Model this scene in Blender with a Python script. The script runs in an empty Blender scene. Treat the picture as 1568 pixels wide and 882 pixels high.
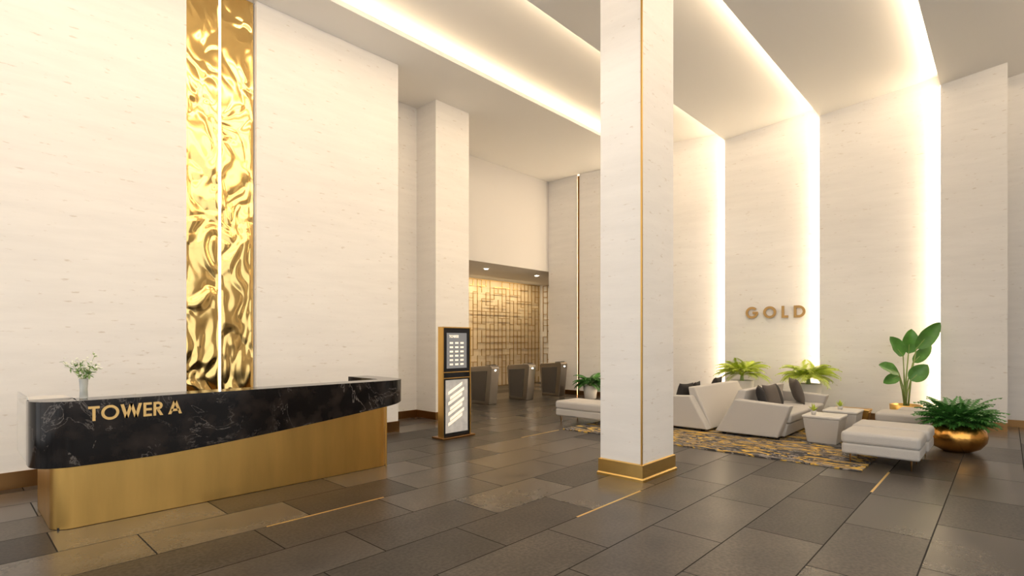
import bpy, bmesh, math, random
from mathutils import Vector, Matrix
random.seed(7)
S=bpy.context.scene
COL=S.collection
# ------------------------------------------------------------ materials
def nt(name):
    m=bpy.data.materials.new(name); m.use_nodes=True
    return m,m.node_tree.nodes,m.node_tree.links,m.node_tree.nodes['Principled BSDF']
def mat(name,c,rough=.5,metal=0,emit=None,es=0,trans=0,coat=0,noise=0,nscale=8,bump=0,stretch=None):
    m,N,L,b=nt(name)
    b.inputs['Base Color'].default_value=(*c,1); b.inputs['Roughness'].default_value=rough
    b.inputs['Metallic'].default_value=metal; b.inputs['Transmission Weight'].default_value=trans
    b.inputs['Coat Weight'].default_value=coat
    if emit: b.inputs['Emission Color'].default_value=(*emit,1); b.inputs['Emission Strength'].default_value=es
    if noise or bump:
        tc=N.new('ShaderNodeTexCoord'); mp=N.new('ShaderNodeMapping'); L.new(tc.outputs['Object'],mp.inputs[0])
        if stretch: mp.inputs['Scale'].default_value=stretch
        n=N.new('ShaderNodeTexNoise'); n.inputs['Scale'].default_value=nscale; n.inputs['Detail'].default_value=6
        L.new(mp.outputs[0],n.inputs['Vector'])
        if noise:
            r=N.new('ShaderNodeValToRGB'); r.color_ramp.elements[0].position=.3; r.color_ramp.elements[1].position=.7
            r.color_ramp.elements[0].color=(*[x*(1-noise) for x in c],1); r.color_ramp.elements[1].color=(*[min(1,x*(1+noise)) for x in c],1)
            L.new(n.outputs[0],r.inputs[0]); L.new(r.outputs[0],b.inputs['Base Color'])
        if bump:
            bp=N.new('ShaderNodeBump'); bp.inputs['Strength'].default_value=bump; bp.inputs['Distance'].default_value=.02
            L.new(n.outputs[0],bp.inputs['Height']); L.new(bp.outputs[0],b.inputs['Normal'])
    return m
def travertine(name,c):
    m,N,L,b=nt(name)
    tc=N.new('ShaderNodeNewGeometry')
    mp=N.new('ShaderNodeMapping'); mp.inputs['Scale'].default_value=(.6,.6,4.5); L.new(tc.outputs['Position'],mp.inputs[0])
    n=N.new('ShaderNodeTexNoise'); n.inputs['Scale'].default_value=1.5; n.inputs['Detail'].default_value=8; n.inputs['Roughness'].default_value=.65
    L.new(mp.outputs[0],n.inputs['Vector'])
    r=N.new('ShaderNodeValToRGB'); e=r.color_ramp.elements
    e[0].position=.28; e[0].color=(*[x*.92 for x in c],1); e[1].position=.66; e[1].color=(*c,1)
    L.new(n.outputs[0],r.inputs[0])
    mp2=N.new('ShaderNodeMapping'); mp2.inputs['Scale'].default_value=(3,3,11); L.new(tc.outputs['Position'],mp2.inputs[0])
    n2=N.new('ShaderNodeTexNoise'); n2.inputs['Scale'].default_value=2.6; n2.inputs['Detail'].default_value=7
    L.new(mp2.outputs[0],n2.inputs['Vector'])
    r2=N.new('ShaderNodeValToRGB'); r2.color_ramp.elements[0].position=.28; r2.color_ramp.elements[0].color=(.82,.78,.73,1)
    r2.color_ramp.elements[1].position=.35; r2.color_ramp.elements[1].color=(1,1,1,1)
    L.new(n2.outputs[0],r2.inputs[0])
    mx=N.new('ShaderNodeMixRGB'); mx.blend_type='MULTIPLY'; mx.inputs[0].default_value=1
    L.new(r.outputs[0],mx.inputs[1]); L.new(r2.outputs[0],mx.inputs[2]); L.new(mx.outputs[0],b.inputs['Base Color'])
    b.inputs['Roughness'].default_value=.5
    return m
def floor_mat():
    m,N,L,b=nt('stone_floor_tiles')
    g=N.new('ShaderNodeNewGeometry'); mp=N.new('ShaderNodeMapping'); mp.inputs['Location'].default_value=(-3.5+12,-.45+12,0)
    L.new(g.outputs['Position'],mp.inputs[0])
    br=N.new('ShaderNodeTexBrick'); br.offset=.42; br.offset_frequency=2; br.squash=1
    br.inputs['Scale'].default_value=1; br.inputs['Brick Width'].default_value=1.2; br.inputs['Row Height'].default_value=.6
    br.inputs['Mortar Size'].default_value=.005; br.inputs['Mortar Smooth'].default_value=0; br.inputs['Bias'].default_value=0
    br.inputs['Color1'].default_value=(0,0,0,1); br.inputs['Color2'].default_value=(1,1,1,1); br.inputs['Mortar'].default_value=(.5,.5,.5,1)
    L.new(mp.outputs[0],br.inputs['Vector'])
    n=N.new('ShaderNodeTexNoise'); n.inputs['Scale'].default_value=2.3; n.inputs['Detail'].default_value=7; L.new(g.outputs['Position'],n.inputs['Vector'])
    n2=N.new('ShaderNodeTexNoise'); n2.inputs['Scale'].default_value=38; n2.inputs['Detail'].default_value=5; L.new(g.outputs['Position'],n2.inputs['Vector'])
    base=N.new('ShaderNodeValToRGB'); e=base.color_ramp.elements
    e[0].position=.0; e[0].color=(.024,.020,.017,1); e[1].position=1; e[1].color=(.095,.082,.068,1)
    L.new(br.outputs['Color'],base.inputs[0])
    r1=N.new('ShaderNodeValToRGB'); r1.color_ramp.elements[0].position=.3; r1.color_ramp.elements[0].color=(.72,.72,.72,1); r1.color_ramp.elements[1].position=.7; r1.color_ramp.elements[1].color=(1.2,1.17,1.14,1)
    L.new(n.outputs[0],r1.inputs[0])
    m1=N.new('ShaderNodeMixRGB'); m1.blend_type='MULTIPLY'; m1.inputs[0].default_value=1; L.new(base.outputs[0],m1.inputs[1]); L.new(r1.outputs[0],m1.inputs[2])
    r2=N.new('ShaderNodeValToRGB'); r2.color_ramp.elements[0].position=.38; r2.color_ramp.elements[0].color=(.6,.6,.6,1); r2.color_ramp.elements[1].position=.62; r2.color_ramp.elements[1].color=(1.5,1.5,1.5,1)
    L.new(n2.outputs[0],r2.inputs[0])
    inv=N.new('ShaderNodeMapRange'); inv.inputs['From Min'].default_value=.75; inv.inputs['From Max'].default_value=.35; inv.inputs['To Min'].default_value=.15; inv.inputs['To Max'].default_value=1; L.new(br.outputs['Color'],inv.inputs['Value'])
    m2=N.new('ShaderNodeMixRGB'); m2.blend_type='MULTIPLY'; L.new(inv.outputs[0],m2.inputs[0]); L.new(m1.outputs[0],m2.inputs[1]); L.new(r2.outputs[0],m2.inputs[2])
    m3=N.new('ShaderNodeMixRGB'); L.new(br.outputs['Fac'],m3.inputs[0]); L.new(m2.outputs[0],m3.inputs[1]); m3.inputs[2].default_value=(.004,.0035,.003,1)
    L.new(m3.outputs[0],b.inputs['Base Color'])
    rr=N.new('ShaderNodeMapRange'); rr.inputs['To Min'].default_value=.40; rr.inputs['To Max'].default_value=.19
    L.new(br.outputs['Color'],rr.inputs['Value'])
    rm=N.new('ShaderNodeMath'); rm.operation='MULTIPLY_ADD'; rm.inputs[1].default_value=.5; L.new(br.outputs['Fac'],rm.inputs[0]); L.new(rr.outputs[0],rm.inputs[2]); L.new(rm.outputs[0],b.inputs['Roughness'])
    b.inputs['Specular IOR Level'].default_value=.33
    bp=N.new('ShaderNodeBump'); bp.inputs['Strength'].default_value=.15; bp.inputs['Distance'].default_value=.004
    mm=N.new('ShaderNodeMath'); mm.operation='MULTIPLY'; L.new(inv.outputs[0],mm.inputs[0]); L.new(n2.outputs[0],mm.inputs[1]); L.new(mm.outputs[0],bp.inputs['Height']); L.new(bp.outputs[0],b.inputs['Normal'])
    return m
def marble_black():
    m,N,L,b=nt('black_veined_marble')
    tc=N.new('ShaderNodeTexCoord')
    n=N.new('ShaderNodeTexNoise'); n.inputs['Scale'].default_value=2.2; n.inputs['Detail'].default_value=9; n.inputs['Roughness'].default_value=.62; n.inputs['Distortion'].default_value=.8
    L.new(tc.outputs['Object'],n.inputs['Vector'])
    r=N.new('ShaderNodeValToRGB'); e=r.color_ramp.elements
    e[0].position=.493; e[0].color=(0,0,0,1); e[1].position=.507; e[1].color=(0,0,0,1)
    k=r.color_ramp.elements.new(.5); k.color=(.15,.135,.125,1)
    L.new(n.outputs[0],r.inputs[0])
    n2=N.new('ShaderNodeTexNoise'); n2.inputs['Scale'].default_value=1.6; L.new(tc.outputs['Object'],n2.inputs['Vector'])
    r2=N.new('ShaderNodeValToRGB'); r2.color_ramp.elements[0].position=.38; r2.color_ramp.elements[1].position=.58
    L.new(n2.outputs[0],r2.inputs[0])
    mx=N.new('ShaderNodeMixRGB'); mx.blend_type='MULTIPLY'; mx.inputs[0].default_value=1; L.new(r.outputs[0],mx.inputs[1]); L.new(r2.outputs[0],mx.inputs[2])
    n3=N.new('ShaderNodeTexNoise'); n3.inputs['Scale'].default_value=5; n3.inputs['Detail'].default_value=6; L.new(tc.outputs['Object'],n3.inputs['Vector'])
    r3=N.new('ShaderNodeValToRGB'); r3.color_ramp.elements[0].position=.45; r3.color_ramp.elements[0].color=(.005,.004,.004,1); r3.color_ramp.elements[1].position=.8; r3.color_ramp.elements[1].color=(.03,.022,.018,1)
    L.new(n3.outputs[0],r3.inputs[0])
    ad=N.new('ShaderNodeMixRGB'); ad.blend_type='ADD'; ad.inputs[0].default_value=1; L.new(mx.outputs[0],ad.inputs[1]); L.new(r3.outputs[0],ad.inputs[2])
    L.new(ad.outputs[0],b.inputs['Base Color']); b.inputs['Roughness'].default_value=.12
    b.inputs['Specular IOR Level'].default_value=.26
    return m
def rug_mat():
    m,N,L,b=nt('marbled_rug')
    g=N.new('ShaderNodeNewGeometry'); mp=N.new('ShaderNodeMapping'); mp.inputs['Scale'].default_value=(1.5,.45,1); mp.inputs['Rotation'].default_value=(0,0,.15)
    L.new(g.outputs['Position'],mp.inputs[0])
    n=N.new('ShaderNodeTexNoise'); n.inputs['Scale'].default_value=1.9; n.inputs['Detail'].default_value=5; n.inputs['Distortion'].default_value=1.5; n.inputs['Roughness'].default_value=.55
    L.new(mp.outputs[0],n.inputs['Vector'])
    r=N.new('ShaderNodeValToRGB'); r.color_ramp.interpolation='CONSTANT'; cs=[(0,(.03,.03,.035)),(.36,(.20,.18,.16)),(.41,(.60,.37,.05)),(.45,(.03,.03,.035)),(.495,(.30,.27,.25)),(.515,(.035,.035,.04)),(.565,(.62,.40,.07)),(.60,(.22,.2,.18)),(.63,(.03,.03,.03))]
    e=r.color_ramp.elements; e[0].position=0; e[0].color=(*cs[0][1],1); e[1].position=1; e[1].color=(.05,.05,.05,1)
    for p,c in cs[1:]:
        k=e.new(p); k.color=(*c,1)
    L.new(n.outputs[0],r.inputs[0]); L.new(r.outputs[0],b.inputs['Base Color']); b.inputs['Roughness'].default_value=.95
    return m
STONE=travertine('travertine_stone',(.81,.785,.755))
PAINT=mat('white_ceiling_paint',(.88,.855,.82),.7)
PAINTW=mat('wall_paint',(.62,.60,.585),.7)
FLOOR=floor_mat(); MARB=marble_black(); RUG=rug_mat()
BRASS=mat('brushed_brass',(.68,.42,.125),.32,1,noise=.1,nscale=6,stretch=(1,1,.15))
BRASSD=mat('bronze_skirting',(.30,.165,.065),.3,1)
GOLDP=mat('polished_gold',(.84,.58,.22),.14,1)
GOLDL=mat('gold_letters',(.74,.49,.19),.35,.8)
GOLDS=mat('bronze_sign_letters',(.42,.25,.09),.35,.9)
DARK=mat('black_glass',(.012,.012,.014),.1)
STEEL=mat('brushed_steel',(.27,.245,.22),.3,1)
FAB=mat('light_grey_fabric',(.50,.475,.445),.95,bump=.3,nscale=120)
FABD=mat('charcoal_fabric',(.03,.026,.024),.95); FABM=mat('taupe_fabric',(.12,.10,.085),.95,bump=.3,nscale=90)
GLASS=mat('clear_glass',(.95,.97,.96),.02,0,trans=1)
VGLASS=mat('vase_glass',(.85,.88,.86),.15,0,trans=.65)
LED=mat('warm_led',(1,.8,.5),.5,emit=(1,.80,.55),es=14)
LEDC=mat('warm_led_ceiling',(1,.8,.5),.5,emit=(1,.80,.56),es=10)
LEDL=mat('warm_led_lip',(1,.8,.5),.5,emit=(1,.80,.55),es=12)
LEDW=mat('white_led',(1,1,1),.5,emit=(1,.95,.85),es=3)
SPOTM=mat('downlight_lens',(1,1,1),.5,emit=(1,.9,.75),es=30)
LEAF=mat('dark_green_leaf',(.05,.18,.03),.4,noise=.35,nscale=9)
LEAFB=mat('bird_of_paradise_leaf',(.09,.25,.04),.35,noise=.3,nscale=5)
LEAFY=mat('lime_palm_leaf',(.45,.56,.05),.45,noise=.25,nscale=9)
STEM=mat('plant_stem',(.25,.34,.09),.5); SOIL=mat('potting_soil',(.03,.02,.015),.95)
POTW=mat('white_ceramic',(.62,.59,.55),.4); PETAL=mat('white_petals',(.8,.8,.68),.6)
SCRI=mat('kiosk_icons',(.8,.75,.6),.3,emit=(1,.9,.75),es=.6)
PAPER=mat('kiosk_poster',(.3,.28,.25),.3,emit=(.8,.75,.68),es=.3,noise=.4,nscale=7)
# ------------------------------------------------------------ helpers
def link(o,parent=None):
    COL.objects.link(o)
    if parent: o.parent=parent
    return o
def empty(name):
    e=bpy.data.objects.new(name,None); e.empty_display_size=.2; COL.objects.link(e); return e
def mesh_obj(name,bm,m,parent=None,smooth=False,bevel=0,seg=3,recalc=True):
    if recalc: bmesh.ops.recalc_face_normals(bm,faces=bm.faces)
    me=bpy.data.meshes.new(name); bm.to_mesh(me); bm.free()
    ms=m if isinstance(m,(list,tuple)) else [m]
    for k in ms: me.materials.append(k)
    if smooth:
        for p in me.polygons: p.use_smooth=True
    o=bpy.data.objects.new(name,me); link(o,parent)
    if bevel:
        b=o.modifiers.new('bevel','BEVEL'); b.width=bevel; b.segments=seg; b.limit_method='ANGLE'; b.angle_limit=.6
        for p in me.polygons: p.use_smooth=True
        w=o.modifiers.new('wn','WEIGHTED_NORMAL'); w.keep_sharp=True
    return o
def add_box(bm,x0,x1,y0,y1,z0,z1,mi=0):
    v=[bm.verts.new(p) for p in [(x0,y0,z0),(x1,y0,z0),(x1,y1,z0),(x0,y1,z0),(x0,y0,z1),(x1,y0,z1),(x1,y1,z1),(x0,y1,z1)]]
    for f in [(0,3,2,1),(4,5,6,7),(0,1,5,4),(1,2,6,5),(2,3,7,6),(3,0,4,7)]:
        fc=bm.faces.new([v[i] for i in f]); fc.material_index=mi
def box(name,x0,x1,y0,y1,z0,z1,m,parent=None,bevel=0,seg=3):
    bm=bmesh.new(); add_box(bm,x0,x1,y0,y1,z0,z1); return mesh_obj(name,bm,m,parent,bevel=bevel,seg=seg)
def add_prism(bm,pts,vec):
    a=[bm.verts.new(p) for p in pts]; b=[bm.verts.new(Vector(p)+Vector(vec)) for p in pts]; n=len(pts)
    bm.faces.new(a); bm.faces.new(b[::-1])
    for i in range(n): bm.faces.new([a[i],b[i],b[(i+1)%n],a[(i+1)%n]])
def prism(name,pts,vec,m,parent=None,bevel=0,seg=3):
    bm=bmesh.new(); add_prism(bm,pts,vec); return mesh_obj(name,bm,m,parent,bevel=bevel,seg=seg)
def add_tube(bm,pts,r0,r1=None,n=8,cap=True):
    r1=r0 if r1 is None else r1; pts=[Vector(p) for p in pts]; rings=[]
    for i,p in enumerate(pts):
        t=(pts[min(i+1,len(pts)-1)]-pts[max(i-1,0)]).normalized()
        a=t.cross(Vector((0,0,1)));
        if a.length<.01: a=t.cross(Vector((1,0,0)))
        a.normalize(); b=t.cross(a); r=r0+(r1-r0)*i/(len(pts)-1)
        rings.append([bm.verts.new(p+a*r*math.cos(k*2*math.pi/n)+b*r*math.sin(k*2*math.pi/n)) for k in range(n)])
    for i in range(len(rings)-1):
        for k in range(n): bm.faces.new([rings[i][k],rings[i][(k+1)%n],rings[i+1][(k+1)%n],rings[i+1][k]])
    if cap: bm.faces.new(rings[0][::-1]); bm.faces.new(rings[-1])
def lathe(name,prof,c,m,parent=None,n=40,smooth=True):
    bm=bmesh.new(); rings=[]
    for r,z in prof: rings.append([bm.verts.new((c[0]+r*math.cos(k*2*math.pi/n),c[1]+r*math.sin(k*2*math.pi/n),c[2]+z)) for k in range(n)])
    for i in range(len(rings)-1):
        for k in range(n): bm.faces.new([rings[i][k],rings[i][(k+1)%n],rings[i+1][(k+1)%n],rings[i+1][k]])
    bm.faces.new(rings[0][::-1]); bm.faces.new(rings[-1])
    return mesh_obj(name,bm,m,parent,smooth=smooth)
# ------------------------------------------------------------ camera
F=Vector((.7314,.6819,0)); R=Vector((.6819,-.7314,0))
cam=bpy.data.cameras.new('camera'); co=bpy.data.objects.new('camera',cam); COL.objects.link(co)
co.location=(0,0,1.6); co.rotation_euler=(math.pi/2,0,math.atan2(.6819,.7314)-math.pi/2)
cam.sensor_width=36; cam.lens=36*814/1568; cam.shift_y=80/1568; cam.clip_start=.05; S.camera=co
def proj(px,d,z):
    return F*d+R*((px-784)/814*d)+Vector((0,0,z))
# ------------------------------------------------------------ room shell
box('floor',-4,17,-5,14,-.15,0,FLOOR)
XG=12.7; REC=.19; LO=6.36; HI=6.60
cuts=[-5,-3.08,-1.08,.917,2.92,4.92]
bm=bmesh.new()
for a,b in zip(cuts[:-1],cuts[1:]):
    add_prism(bm,[(-4,a,HI),(-4,b,LO),(-4,b,7),(-4,a,7)],(17.5,0,0))
add_prism(bm,[(-4,4.92,HI+.0),(-4,7.3,HI+.11),(-4,7.3,7),(-4,4.92,7)],(17.5,0,0))
mesh_obj('ceiling',bm,PAINT)
bm=bmesh.new(); add_box(bm,-4,13.5,7.25,10.3,6.45,7); add_box(bm,-4,13.5,7.09,7.25,6.45,6.47); add_box(bm,-4,13.5,7.07,7.09,6.45,6.53)
mesh_obj('ceiling_soffit',bm,PAINT)
bm=bmesh.new()
for y in cuts[1:]:
    add_box(bm,-4,XG,y,y+.004,LO+.03,HI-.02)
mesh_obj('cove_light_strip',bm,LEDC)
box('cove_light_strip',-4,XG,7.235,7.248,6.48,6.56,LEDL)
# feature wall (sawtooth in plan)
wc=[0.0,.917,2.92,4.92,7.05,9.15]
bm=bmesh.new()
add_prism(bm,[(XG+.03,0,0),(XG,.917,0),(13.5,.917,0),(13.5,0,0)],(0,0,7))
for a,b in zip(wc[1:-1],wc[2:]):
    add_prism(bm,[(XG+REC,a,0),(XG,b,0),(13.5,b,0),(13.5,a,0)],(0,0,7))
add_prism(bm,[(XG+REC,9.15,0),(XG+REC,9.22,0),(13.5,9.22,0),(13.5,9.15,0)],(0,0,7))
add_prism(bm,[(XG,9.22,0),(XG,10.3,0),(13.5,10.3,0),(13.5,9.22,0)],(0,0,7))
mesh_obj('wall_feature',bm,STONE)
bm=bmesh.new()
for y in wc[1:]: add_box(bm,XG+.025,XG+REC-.005,y,y+.004,0,LO)
mesh_obj('wall_light_strip',bm,LED)
box('wall_feature_return',13.5,13.7,-5,0,0,7,STONE)
bm=bmesh.new()
for a,b in zip(wc[1:-1],wc[2:]): add_prism(bm,[(XG+REC-.015,a+.005,0),(XG-.015,b,0),(XG,b,0),(XG+REC,a+.005,0)],(0,0,.13))
add_prism(bm,[(XG+.012,0,0),(XG-.015,.917,0),(XG,.917,0),(XG+.03,0,0)],(0,0,.15))
add_box(bm,XG-.015,XG,9.22,10.3,0,.13); add_box(bm,13.485,13.5,-5,0,0,.13)
mesh_obj('baseboard_feature',bm,BRASSD)
box('trim_1',XG-.02,XG,9.15,9.2,0,6.4,BRASSD)
# reception wall with slot
YW=7.85
bm=bmesh.new()
add_box(bm,-4,2.18,YW,8.4,0,7); add_box(bm,3.07,5.48,YW,9.05,0,7); add_box(bm,2.18,3.07,7.99,8.4,0,7)
mesh_obj('wall_reception',bm,STONE)
bm=bmesh.new(); add_box(bm,-4,2.18,YW-.015,YW,0,.18); add_box(bm,3.07,5.495,YW-.015,YW,0,.18)
add_box(bm,5.48,6.78,9.035,9.05,0,.15)
mesh_obj('baseboard_reception',bm,BRASSD)
box('wall_alcove',5.48,7.68,9.05,9.25,0,7,STONE)
box('wall_elevator_left',7.48,7.68,9.25,13.2,0,7,STONE)
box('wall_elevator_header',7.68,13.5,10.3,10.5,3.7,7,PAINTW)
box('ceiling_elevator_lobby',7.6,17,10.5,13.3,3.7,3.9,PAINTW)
box('wall_elevator_back',7.6,17,13.2,13.4,0,3.9,mat('warm_plaster',(.70,.58,.40),.6))
box('wall_elevator_right',15.75,15.95,10.3,13.2,0,3.9,STONE)
box('wall_lobby_front',13.5,17,10.3,10.5,0,3.9,STONE)
# window facades behind the viewpoint, unseen solid wall added to block part of the side light
bm=bmesh.new()
for i in range(9): add_box(bm,-4.08,-3.96,-5+i*1.6,-4.93+i*1.6,0,7)
for z in (0,3.2,6.3): add_box(bm,-4.08,-3.96,-5,7.85,z,z+.1)
mesh_obj('window_1',bm,STEEL)
bm=bmesh.new()
for i in range(6): add_box(bm,-4+i*1.8,-3.93+i*1.8,-5.08,-4.96,0,7)
for z in (0,3.2,6.3): add_box(bm,-4,6,-5.08,-4.96,z,z+.1)
mesh_obj('window_2',bm,STEEL)
box('side_light_blocker',6,13.7,-5.15,-5,0,7,STONE)
# floor inlays
INL=mat('inlay_brass',(.80,.56,.22),.4,.85)
for n,(x0,x1,y) in enumerate([(1.9,3.07,4.65),(3.92,5.06,2.85),(6.68,7.83,1.05),(6.5,7.5,5.85)]):
    box('brass_floor_inlay',x0,x1,y-.011,y+.011,-.01,.0015,INL)
# ------------------------------------------------------------ columns
GOLDP2=mat('satin_gold',(.86,.58,.20),.26,1)
def column(x0,x1,y0,y1,base,m,trim):
    e=empty('column')
    box('shaft',x0,x1,y0,y1,0,6.45 if y0>7 else 6.7,m,e)
    if base:
        o=.02
        bm=bmesh.new()
        pr=[(0,0),(o+.012,0),(o+.012,.03),(o,.045),(o,.19),(0,.2)]
        loops=[]
        for d,z in pr: loops.append([bm.verts.new(p) for p in [(x0-d,y0-d,z),(x1+d,y0-d,z),(x1+d,y1+d,z),(x0-d,y1+d,z)]])
        for a,b in zip(loops[:-1],loops[1:]):
            for k in range(4): bm.faces.new([a[k],a[(k+1)%4],b[(k+1)%4],b[k]])
        mesh_obj('brass_base',bm,GOLDP2,e)
    else: 
        box('skirting',x0-.012,x1+.012,y0-.012,y1,0,.15,BRASSD,e)
    if trim: box('corner_trim',x0-.006,x0+.012,y0-.006,y0+.012,.2,6.7,BRASS,e)
column(5.37,6.14,3.01,3.56,True,STONE,True)
column(6.78,7.68,8.42,9.05,False,STONE,False)
# ------------------------------------------------------------ gold relief panel
rp=empty('gold_relief_panel')
from mathutils import noise
def relief(name,x0,x1):
    bm=bmesh.new(); nx=44; nz=440; g=[]
    for j in range(nz+1):
        row=[]
        for i in range(nx+1):
            x=x0+(x1-x0)*i/nx; z=.0+6.44*j/nz
            p=Vector((x*2.8,z*1.7,1.3)); w=noise.noise_vector(p*1.1)*.8
            h=noise.noise(p+w)*.036+(abs(noise.noise((p+w)*1.7))-.2)*.030+noise.noise((p+w)*3.6)*.004
            ed=min(i,nx-i)/nx; h*=min(1,ed*8+.2)
            row.append(bm.verts.new((x,7.93-h*.75,z)))
        g.append(row)
    for j in range(nz):
        for i in range(nx): bm.faces.new([g[j][i],g[j][i+1],g[j+1][i+1],g[j+1][i]])
    mesh_obj(name,bm,GOLDP,rp,smooth=True)
relief('relief_sheet_1',2.185,2.596); relief('relief_sheet_2',2.614,3.05)
box('light_line',2.596,2.614,7.905,7.96,0,6.44,LEDW,rp)
# ------------------------------------------------------------ reception desk
desk=empty('reception_desk')
def path(xl,xr,yf,rl,rr,yl,yr,n=10):
    P=[(xl,yl)]
    for i in range(n+1):
        a=math.pi+ i/n*math.pi/2; P.append((xl+rl+rl*math.cos(a),yf+rl+rl*math.sin(a)))
    for i in range(1,24): P.append((xl+rl+(xr-rr-xl-rl)*i/24,yf))
    for i in range(n+1):
        a=1.5*math.pi+i/n*math.pi/2; P.append((xr-rr+rr*math.cos(a),yf+rr+rr*math.sin(a)))
    P.append((xr,yr)); return P
def band(name,P,t,zb,zt,m,inner=None):
    bm=bmesh.new(); n=len(P); rows=[]
    for i,(x,y) in enumerate(P):
        a=Vector(P[max(i-1,0)]); b=Vector(P[min(i+1,n-1)]); d=(b-a).normalized(); nn=Vector((-d.y,d.x))
        xi,yi=x+nn.x*t,y+nn.y*t; b0=zb(x,y)
        rows.append([bm.verts.new(p) for p in [(x,y,b0),(x,y,zt(x,y)),(xi,yi,zt(x,y)),(xi,yi,b0)]])
    for a,b in zip(rows[:-1],rows[1:]):
        for k in range(4): bm.faces.new([a[k],a[(k+1)%4],b[(k+1)%4],b[k]])
    bm.faces.new(rows[0]); bm.faces.new(rows[-1][::-1])
    o=mesh_obj(name,bm,m,desk,bevel=.006,seg=2); return o
def zbot(x,y):
    s=max(0,min(1,(x-1.3)/2.85)); return .56+.27*s**1.25+(.04*max(0,y-5.6)/.9 if x>3.9 else 0)
band('marble_counter',path(.48,4.12,5.6,.28,.34,6.0,6.65),.30,zbot,lambda x,y:1.1,MARB)
band('brass_base',path(.62,3.93,5.80,.16,.16,6.75,6.6),.06,lambda x,y:0,lambda x,y:zbot(x,y)+.04,BRASS)
box('toe_line',.66,3.9,5.84,5.9,0,.02,DARK,desk)
box('corner_bead',3.85,3.87,5.785,5.80,0,.82,BRASS,desk,bevel=.004)
box('glass_screen',.48,.495,6.0,6.75,.58,1.12,GLASS,desk)
box('side_ledge',.5,.82,6.0,6.75,1.03,1.07,POTW,desk,bevel=.01)
box('work_surface',.85,3.75,5.9,6.45,.72,.76,MARB,desk,bevel=.005)
# lettering
def ribbon(bm,pts,w,closed,M,dep):
    n=len(pts); A=[];B=[]
    for i in range(n):
        p=Vector(pts[i])
        if closed: a=Vector(pts[i-1]); c=Vector(pts[(i+1)%n])
        else: a=Vector(pts[max(i-1,0)]); c=Vector(pts[min(i+1,n-1)])
        d1=(p-a).normalized() if (p-a).length>1e-6 else (c-p).normalized(); d2=(c-p).normalized() if (c-p).length>1e-6 else d1
        n1=Vector((-d1.y,d1.x)); n2=Vector((-d2.y,d2.x)); mm=(n1+n2).normalized(); k=w/2/max(.35,mm.dot(n1))
        A.append(p+mm*k); B.append(p-mm*k)
    vs=[]
    for a,b in zip(A,B): vs.append([bm.verts.new(M(a,0)),bm.verts.new(M(b,0)),bm.verts.new(M(b,dep)),bm.verts.new(M(a,dep))])
    rng=range(n) if closed else range(n-1)
    for i in rng:
        r,s=vs[i],vs[(i+1)%n]
        for k in range(4): bm.faces.new([r[k],r[(k+1)%4],s[(k+1)%4],s[k]])
    if not closed: bm.faces.new(vs[0]); bm.faces.new(vs[-1][::-1])
def letters(text,origin,u,nrm,cap,gap,w,dep,name,m,parent=None):
    u=Vector(u).normalized(); nrm=Vector(nrm).normalized(); bm=bmesh.new(); x=0
    def arc(cx,cy,r,a0,a1,n=28): return [(cx+r*math.cos(math.radians(a0+(a1-a0)*i/n)),cy+r*math.sin(math.radians(a0+(a1-a0)*i/n))) for i in range(n+1)]
    for ch in text:
        M=lambda p,d,x=x: Vector(origin)+u*((x+p[0])*cap)+Vector((0,0,p[1]*cap))+nrm*d
        h=w/2; rb=lambda pts,c=False: ribbon(bm,pts,w,c,M,dep)
        def para(xa,ya,xb,yb):
            q=w*.58; P=[(xa-q,ya),(xa+q,ya),(xb+q,yb),(xb-q,yb)]
            a=[bm.verts.new(M(p,0)) for p in P]; b=[bm.verts.new(M(p,dep)) for p in P]
            bm.faces.new(a); bm.faces.new(b[::-1])
            for k in range(4): bm.faces.new([a[k],b[k],b[(k+1)%4],a[(k+1)%4]])
        if ch=='O': rb(arc(.5,.5,.5-h+.01,0,350,34),True); wd=1.0
        elif ch=='G': rb(arc(.5,.5,.5-h+.01,42,352)+[(1-h,.48),(.55,.48)]); wd=1.0
        elif ch=='L': rb([(h,1),(h,h),(.5,h)]); wd=.5
        elif ch=='D': rb([(h,h),(h,1-h)]+arc(.36,.5,.5-h,90,-90),True); wd=.86
        elif ch=='T': rb([(0,1-h),(.62,1-h)]); rb([(.31,1-w),(.31,0)]); wd=.62
        elif ch=='W':
            para(.08,1,.34,0);para(.34,0,.62,1);para(.62,1,.9,0);para(.9,0,1.16,1); wd=1.24
        elif ch=='E':
            rb([(h,0),(h,1)]); 
            for yy in (h,.5,1-h): rb([(w,yy),(.52,yy)])
            wd=.52
        elif ch=='R': rb([(h,0),(h,1)]); rb([(w,1-h),(.3,1-h)]+arc(.3,.72,.28-h,90,-90,12)+[(w,.44+h)]); para(.28,.46,.52,0); wd=.58
        elif ch=='A': para(.1,0,.45,1); para(.45,1,.8,0); rb([(.2,.3),(.7,.3)]); wd=.9
        else: wd=.16
        x+=wd+gap
    return mesh_obj(name,bm,m,parent),x*cap
letters('TOWER A',(.83,5.6,.925),(1,0,0),(0,-1,0),.122,.10,.17,.012,'lettering',GOLDL,desk)
letters('GOLD',(XG+.043-.018,4.44,2.10),(.095,-1,0),(-1,-.095,0),.265,.42,.2,.03,'wall_sign_lettering',GOLDS)
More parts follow.
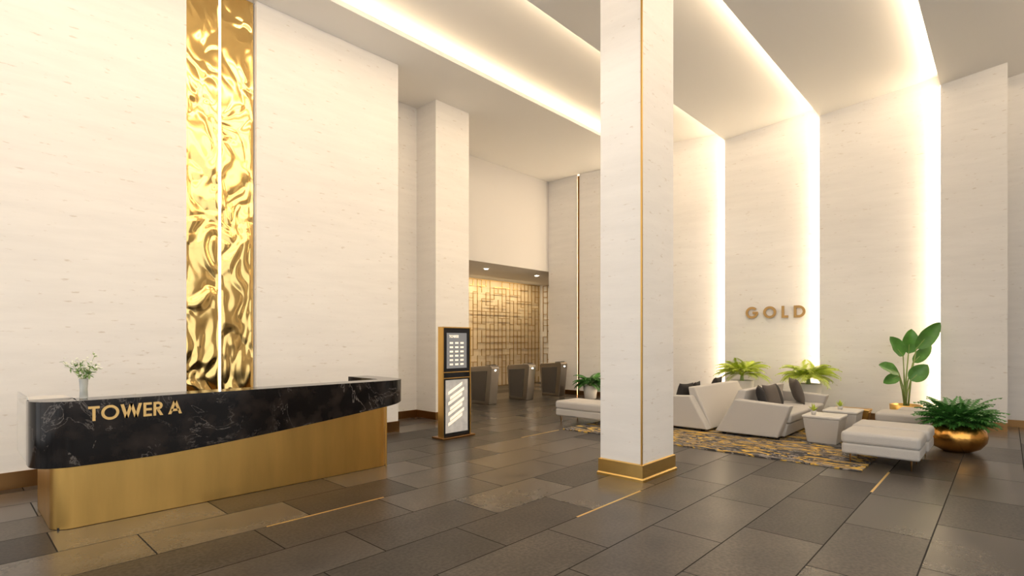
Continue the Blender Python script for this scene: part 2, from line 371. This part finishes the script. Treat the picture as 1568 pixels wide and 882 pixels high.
# ------------------------------------------------------------ flower vase
fv=empty('flower_vase'); vc=(.83,5.80,1.1)
lathe('glass_vase',[(.028,0.001),(.03,.01),(.027,.08),(.033,.17),(.03,.17),(.024,.08),(.024,.02)],vc,VGLASS,fv,n=24)
bm=bmesh.new(); bl=bmesh.new(); bf=bmesh.new()
for i in range(14):
    a=random.uniform(0,6.28); r=random.uniform(.03,.14); h=random.uniform(.22,.37)
    b0=Vector(vc)+Vector((0,0,.025)); p1=Vector(vc)+Vector((math.cos(a)*r*.15,math.sin(a)*r*.15,.17)); p2=Vector(vc)+Vector((math.cos(a)*r,math.sin(a)*r,h))
    add_tube(bm,[b0,p1,p2],.0022,.0015,5)
    for k in range(5):
        c=p2+Vector([random.uniform(-.03,.03) for _ in range(3)])
        bmesh.ops.create_icosphere(bf,subdivisions=1,radius=random.uniform(.007,.014),matrix=Matrix.Translation(c)@Matrix.Diagonal((1,1,.6,1)))
    for k in range(6):
        t=random.uniform(.3,1); c=p1.lerp(p2,t); d=Vector([random.uniform(-1,1) for _ in range(3)]).normalized(); s=d.cross(Vector((0,0,1)))*.014
        v=[bl.verts.new(q) for q in (c,c+d*.022+s,c+d*.05,c+d*.022-s)]; bl.faces.new(v)
mesh_obj('stems',bm,STEM,fv); mesh_obj('leaves',bl,mat('sprig_leaf',(.16,.27,.08),.6),fv,recalc=False); mesh_obj('blossoms',bf,PETAL,fv)
# ------------------------------------------------------------ kiosk
ki=empty('directory_kiosk')
x0,x1,yk=5.51,6.08,6.65
bm=bmesh.new()
add_prism(bm,[(x0,yk,0.03),(x0,yk+.10,0.03),(x0,yk+.10,1.8),(x0,yk,1.8)],(x1-x0,0,0))
mesh_obj('body',bm,DARK,ki,bevel=.006,seg=2)
box('foot_plate',x0-.06,x1+.06,yk-.08,yk+.22,0,.03,BRASSD,ki,bevel=.005)
bm=bmesh.new(); t=.018
for a,b in ((x0-t,x0),(x1,x1+t)): add_box(bm,a,b,yk-.012,yk+.112,.03,1.8)
for a,b in ((1.8,1.8+t),(1.07,1.085),(.975,.99)): add_box(bm,x0-t,x1+t,yk-.012,yk+.112,a,b) if a>1.7 else add_box(bm,x0,x1,yk-.008,yk+.002,a,b)
mesh_obj('brass_frame',bm,BRASS,ki)
box('upper_display',x0+.07,x1-.07,yk-.005,yk,1.14,1.72,mat('upper_screen',(.1,.1,.1),.15,emit=(.6,.58,.55),es=.28),ki)
bm=bmesh.new()
for r_ in range(6):
    for c_ in range(3): add_box(bm,x0+.13+c_*.115,x0+.20+c_*.115,yk-.008,yk-.004,1.19+r_*.07,1.22+r_*.07)
mesh_obj('display_icons',bm,SCRI,ki)
letters('TOWER',(x0+.12,yk-.004,1.64),(1,0,0),(0,-1,0),.045,.12,.2,.004,'display_title',SCRI,ki)
box('poster_display',x0+.045,x1-.045,yk-.005,yk,.09,.95,PAPER,ki)
bm=bmesh.new()
for i in range(7):
    xa=x0+.1+.04*(i%2); za=.2+i*.085
    add_prism(bm,[(xa,yk-.008,za),(xa+.3,yk-.008,za+.15),(xa+.3,yk-.008,za+.2),(xa,yk-.008,za+.05)],(0,.003,0))
mesh_obj('poster_artwork',bm,SCRI,ki)
# ------------------------------------------------------------ rug
rug=box('area_rug',7.62,11.0,1.3,5.85,.001,.014,RUG)
# ------------------------------------------------------------ sofas
def pillow(name,c,size,rotz,tilt,m,parent):
    bm=bmesh.new(); n=14; top=[];bot=[]
    for j in range(n+1):
        a=[];b=[]
        for i in range(n+1):
            u=i/n*2-1; v=j/n*2-1; pin=1-.10*(1-abs(u)**2)*abs(v)**3; pin2=1-.10*(1-abs(v)**2)*abs(u)**3
            h=.5*.32*((1-abs(u)**3)*(1-abs(v)**3))**.6
            a.append(bm.verts.new((u*.5*pin2*size,h*size,v*.5*pin*size))); b.append(bm.verts.new((u*.5*pin2*size,-h*size,v*.5*pin*size)))
        top.append(a);bot.append(b)
    for j in range(n):
        for i in range(n):
            bm.faces.new([top[j][i],top[j][i+1],top[j+1][i+1],top[j+1][i]]); bm.faces.new([bot[j][i],bot[j+1][i],bot[j+1][i+1],bot[j][i+1]])
    bmesh.ops.remove_doubles(bm,verts=bm.verts,dist=.0005)
    o=mesh_obj(name,bm,m,parent,smooth=True); o.matrix_local=Matrix.Translation(c)@Matrix.Rotation(rotz,4,'Z')@Matrix.Rotation(tilt,4,'X')
    return o
def sofa(x0,x1,ym,sgn,cush):
    e=empty('sofa'); Y=lambda v: ym+sgn*v
    z0=.05
    def pr(name,prof,xa,xb,bev=.025):
        prism(name,[(xa,Y(a),b) for a,b in prof],(xb-xa,0,0),FAB,e,bevel=bev,seg=4)
    arm=[(0,z0),(1.0,z0),(1.19,.57),(.33,.62)]
    pr('arm_1',arm,x0,x0+.2); pr('arm_2',arm,x1-.2,x1)
    pr('back',[(0,z0),(.5,z0),(.42,.6),(.45,.76),(.32,.76)],x0+.2,x1-.2)
    pr('seat_base',[(.5,z0),(1.05,z0),(1.1,.26),(.47,.26)],x0+.2,x1-.2)
    half=(x0+x1)/2
    pr('seat_cushion_1',[(.47,.265),(1.13,.265),(1.15,.42),(.45,.42)],x0+.21,half-.005,.04)
    pr('seat_cushion_2',[(.47,.265),(1.13,.265),(1.15,.42),(.45,.42)],half+.005,x1-.21,.04)
    bm=bmesh.new()
    for xx in (x0+.1,x1-.1):
        for v in (.1,.95): add_box(bm,xx-.03,xx+.03,min(Y(v),Y(v+.05)),max(Y(v),Y(v+.05)),.014,z0+.01)
    mesh_obj('feet',bm,DARK,e)
    for (xx,v,s,m,rz) in cush: pillow('cushion',(xx,Y(v),.42+s*.46),s,rz,sgn*.3,m,e)
sofa(9.0,11.5,3.66,-1,[(9.46,.62,.44,FABD,.3),(9.85,.66,.44,FABM,-.2),(10.2,.64,.42,FABD,.1),(11.0,.75,.5,FABM,.5)])
sofa(9.0,11.5,3.78,1,[(9.4,.62,.42,FABD,-.2),(9.85,.62,.42,FABD,.2),(10.9,.64,.46,FABD,.1)])
# ------------------------------------------------------------ ottomans
def ottoman(x0,x1,y0,y1):
    e=empty('ottoman')
    box('seat_pad',x0,x1,y0,y1,.26,.42,FAB,e,bevel=.05,seg=5)
    box('upholstered_base',x0+.01,x1-.01,y0+.01,y1-.01,.13,.27,FAB,e,bevel=.03,seg=4)
    bm=bmesh.new()
    for xx in (x0+.08,x1-.08):
        for yy in (y0+.1,y1-.1):
            zb=.015 if (7.62<xx<11 and 1.3<yy<5.85) else 0
            add_tube(bm,[(xx-.035,yy,.15),(xx,yy,zb)],.007); add_tube(bm,[(xx+.035,yy,.15),(xx,yy,zb)],.007)
    mesh_obj('hairpin_legs',bm,BRASSD,e)
ottoman(8.0,8.65,.76,1.6); ottoman(8.78,9.43,.74,1.62)
ottoman(10.45,11.1,.98,1.6); ottoman(11.2,11.7,.75,1.4)
ottoman(8.2,8.9,5.35,6.5)
# ------------------------------------------------------------ coffee tables
def table(x0,x1,y0,y1,h,m):
    e=empty('coffee_table'); zb=.014
    bm=bmesh.new(); i=.05
    a=[(x0+i,y0+i),(x1-i,y0+i),(x1-i,y1-i),(x0+i,y1-i)]; b=[(x0,y0),(x1,y0),(x1,y1),(x0,y1)]
    A=[bm.verts.new((*p,zb)) for p in a]; B=[bm.verts.new((*p,h-.04)) for p in b]
    bm.faces.new(A[::-1]); bm.faces.new(B)
    for k in range(4): bm.faces.new([A[k],A[(k+1)%4],B[(k+1)%4],B[k]])
    mesh_obj('tapered_body',bm,m,e,bevel=.015)
    box('table_top',x0-.01,x1+.01,y0-.01,y1+.01,h-.04,h,POTW if m is not BRASS else BRASS,e,bevel=.012)
table(9.15,9.68,1.84,2.34,.44,FAB); table(10.05,10.6,1.78,2.26,.44,FAB); table(10.70,10.96,1.72,2.25,.42,BRASS)
# ------------------------------------------------------------ plants
def frond(bm,base,az,el,L,droop,nl,ll,lw,up=0):
    d=Vector((math.cos(az),math.sin(az),0)); side=Vector((-math.sin(az),math.cos(az),0)); p=Vector(base); pts=[p.copy()]; n=nl; e=el
    for i in range(n):
        e-=droop/n; p=p+(d*math.cos(e)+Vector((0,0,math.sin(e))))*(L/n); pts.append(p.copy())
        t=(i+1)/n
        if t<.22: continue
        l=ll*math.sin(math.pi*min(1,(.12+t*.88)))**.7 if t<1 else ll*.4; l=max(l,ll*.3)
        fw=(d*math.cos(e)+Vector((0,0,math.sin(e)))); upv=side.cross(fw)
        for s in (-1,1):
            dr=(side*s*.85+fw*.6-Vector((0,0,.18))+upv*up).normalized(); w=fw*lw
            q=[p,p+dr*l*.45+w,p+dr*l-Vector((0,0,l*.2)),p+dr*l*.45-w*.6]
            bm.faces.new([bm.verts.new(k) for k in q])
    add_tube(bm,pts,.006,.002,5)
def palm(c,hz,m,n,L,ll,lw,potr,poth,potm,seed,name,droop=1.5,elr=(.5,1.35)):
    random.seed(seed); e=empty(name)
    lathe('pot',[(potr*.72,0),(potr*.8,.02),(potr,poth),(potr*.9,poth),(potr*.88,poth-.05)],c,potm,e)
    lathe('soil',[(potr*.86,poth-.06),(potr*.86,poth-.045),(potr*.1,poth-.04)],c,SOIL,e)
    if hz>poth:
        bm=bmesh.new(); add_tube(bm,[(c[0],c[1],poth-.05),(c[0],c[1],hz)],.05,.035,10); mesh_obj('trunk',bm,STEM,e)
    bm=bmesh.new()
    for i in range(n):
        az=i*2.399+random.uniform(-.2,.2); el=elr[0]+(elr[1]-elr[0])*random.random()
        frond(bm,(c[0],c[1],hz-.01),az,el,L*random.uniform(.8,1.1),droop*random.uniform(.8,1.2),20,ll,lw)
    mesh_obj('fronds',bm,m,e,recalc=False)
palm((12.0,4.27,0),.82,LEAFY,44,.60,.17,.016,.24,.72,POTW,1,'potted_palm',elr=(.6,1.45))
palm((12.0,2.96,0),.82,LEAFY,44,.60,.17,.016,.24,.72,POTW,2,'potted_palm',elr=(.6,1.45))
palm((12.1,8.35,0),.42,LEAF,30,.5,.17,.024,.2,.36,POTW,3,'potted_fern')
random.seed(11); e=empty('potted_philodendron'); c=(10.0,.54,0)
lathe('gold_bowl',[(.15,0),(.17,.008),(.27,.06),(.335,.15),(.35,.23),(.33,.31),(.27,.375),(.25,.385),(.235,.38),(.235,.33)],c,mat('hammered_gold',(.85,.44,.11),.22,1,bump=.35,nscale=14),e,n=56)
lathe('soil',[(.24,.325),(.24,.335),(.02,.345)],c,SOIL,e)
bm=bmesh.new()
for i in range(80):
    az=i*2.399; t=i/80; el=1.52-t*.9
    frond(bm,(c[0]+.07*math.cos(az),c[1]+.07*math.sin(az),.37),az,el,random.uniform(.42,.56)*(1.1-.3*t),1.2,11,.12,.034)
mesh_obj('fronds',bm,LEAF,e,recalc=False)
def succ(x,y,z):
    e=empty('table_succulent')
    lathe('pot',[(.03,0),(.045,.06),(.04,.06),(.038,.05)],(x,y,z),POTW,e,n=20)
    bm=bmesh.new()
    for i in range(18):
        az=i*2.399; el=.5+random.random()*.9; d=Vector((math.cos(az)*math.cos(el),math.sin(az)*math.cos(el),math.sin(el))); s=Vector((-math.sin(az),math.cos(az),0))*.012
        b=Vector((x,y,z+.05)); l=random.uniform(.09,.14)
        bm.faces.new([bm.verts.new(k) for k in (b-s*.4,b+d*l*.5-s,b+d*l,b+d*l*.5+s,b+s*.4)])
    mesh_obj('leaves',bm,LEAFY,e,recalc=False)
succ(9.3,2.22,.44); succ(10.25,2.05,.44)
# bird of paradise
bp=empty('potted_bird_of_paradise'); D0=9.75; base=proj(1387,D0,0)
lathe('pot',[(.2,0),(.22,.02),(.25,.42),(.22,.42),(.215,.38)],(base.x,base.y,0),BRASS,bp)
lathe('soil',[(.21,.37),(.21,.385),(.02,.39)],(base.x,base.y,0),SOIL,bp)
bs=bmesh.new(); bl=bmesh.new()
def Z(y): return 1.6-(y-521)/814*D0
def bigleaf(p0,p1,w,nrm,curl):
    p0,p1=Vector(p0),Vector(p1); ax=(p1-p0); L=ax.length; nrm=Vector(nrm).normalized(); sd=ax.normalized().cross(nrm).normalized(); nrm=sd.cross(ax.normalized()).normalized()
    n=12; rows=[]
    for i in range(n+1):
        t=i/n; wid=w*(math.sin(math.pi*t**.8)**.65 if 0<t<1 else .02); c=p0+ax*t-nrm*curl*L*(t*t)*-1
        rows.append([bl.verts.new(c+sd*wid*k*.5+nrm*abs(k)*wid*.18+nrm*math.sin(t*16+k*3)*.006) for k in (-1,-.5,0,.5,1)])
    for a,b in zip(rows[:-1],rows[1:]):
        for k in range(4): bl.faces.new([a[k],a[k+1],b[k+1],b[k]])
leaves=[((1403,534),(1437,494),.22,0),((1383,546),(1360,516),.22,.1),((1391,542),(1394,504),.22,.15),((1376,570),(1343,560),.2,-.1),((1394,582),(1420,558),.22,-.15),((1376,576),(1352,588),.15,.05),((1398,556),(1424,530),.16,.2)]
for (a,b,w,dd) in leaves:
    pa=proj(a[0],D0+dd,Z(a[1])); pb=proj(b[0],D0+dd*1.5,Z(b[1]))
    st=base+Vector((random.uniform(-.04,.04),random.uniform(-.04,.04),.37))
    add_tube(bs,[st,Vector(((st.x*.6+pa.x*.4),(st.y*.6+pa.y*.4),st.z*.45+pa.z*.55)),pa,pa.lerp(pb,.5)],.016,.006,7)
    bigleaf(pa,pb,w*1.3,(-.75,-.5,.35+random.uniform(-.3,.3)),.08)
mesh_obj('stems',bs,STEM,bp,smooth=True); mesh_obj('leaves',bl,LEAFB,bp,smooth=True,recalc=False)
# ------------------------------------------------------------ turnstiles
SMOKE=mat('smoked_panel',(.07,.062,.055),.25)
def turnstile(x):
    e=empty('turnstile')
    y0=9.3
    prof=[(y0+.06,0),(y0+.70,0),(y0+.78,.86),(y0+.74,.92),(y0+.02,.98),(y0-.04,.92)]
    prism('cabinet',[(x,a,b) for a,b in prof],(.28,0,0),STEEL,e,bevel=.015)
    prism('dark_side_panel',[(x-.006,a,b) for a,b in [(y0+.2,.08),(y0+.66,.08),(y0+.7,.8),(y0+.12,.84)]],(.012,0,0),SMOKE,e)
    prism('card_reader',[(x+.06,y0+.03,.975),(x+.06,y0+.25,.96),(x+.06,y0+.25,.975),(x+.06,y0+.03,.995)],(.16,0,0),DARK,e)
    box('indicator_lamp',x+.12,x+.16,y0-.036,y0-.01,.84,.87,SPOTM,e)
    prism('glass_wing',[(x+.28,y0+.3,.2),(x+.28,y0+.3,.85),(x+.62,y0+.3,.8),(x+.5,y0+.3,.22)],(0,.012,0),GLASS,e)
for x in (9.2,10.6,12.0): turnstile(x)
# ------------------------------------------------------------ brass screen
ms=empty('metal_lattice_screen'); bm=bmesh.new(); random.seed(4)
def lattice(n,span,put):
    st=.2
    for i in range(n):
        a=i*st
        for j in range(17):
            if random.random()<.86: put(a-.009,a+.009,j*.215,(j+1)*.215+.012)
            if random.random()<.55:
                zz=j*.215; put(a,min(a+st,span),zz,zz+.018)
    put(0,span,3.655,3.675)
lattice(40,7.85,lambda a,b,c,d: add_box(bm,7.75+a,7.75+b,13.10,13.125,c,min(d,3.68)))
lattice(13,2.4,lambda a,b,c,d: add_box(bm,15.68,15.70,10.6+a,10.6+b,c,min(d,3.68)))
mesh_obj('brass_lattice',bm,mat('lattice_brass',(.45,.29,.11),.35,.9),ms)
# ------------------------------------------------------------ lights
def downlight_or_fill(x,y,z,power,col=(1,.90,.76),ang=1.6,fix=True,r=.06):
    l=bpy.data.lights.new('downlight_or_fill','SPOT'); l.energy=power; l.color=col; l.spot_size=ang; l.spot_blend=.7; l.shadow_soft_size=r
    o=bpy.data.objects.new('downlight_or_fill_lamp',l); o.location=(x,y,z-.03); COL.objects.link(o)
    if fix:
        lathe('recessed_downlight',[(.055,-.002),(.055,-.012),(.05,-.012),(.01,-.008)],(x,y,z),SPOTM,n=20)
for x in (9.3,10.9,13.2,14.8): downlight_or_fill(x,11.2,3.7,60)
l=bpy.data.lights.new('screen_wash','AREA'); l.shape='RECTANGLE'; l.size=7; l.size_y=.1; l.energy=95; l.color=(1,.80,.50)
o=bpy.data.objects.new('screen_wash_light',l); o.location=(11.6,12.4,3.62); o.rotation_euler=(math.radians(24),0,0); COL.objects.link(o)
for (x,y,p) in ((9.5,2.4,110),(10.8,5.0,110),(6.5,5.6,90),(2.4,5.0,80),(3.9,3.4,140),(7.6,.2,90)):  # added fill spots without fixtures, brighten lounge, desk and column
    downlight_or_fill(x,y,6.34,p,ang=1.9,fix=False,r=.12)
w=bpy.data.worlds.new('world'); S.world=w; w.use_nodes=True
w.node_tree.nodes['Background'].inputs[0].default_value=(1,.985,.965,1); w.node_tree.nodes['Background'].inputs[1].default_value=1.65
S.view_settings.view_transform='Standard'; S.view_settings.exposure=0
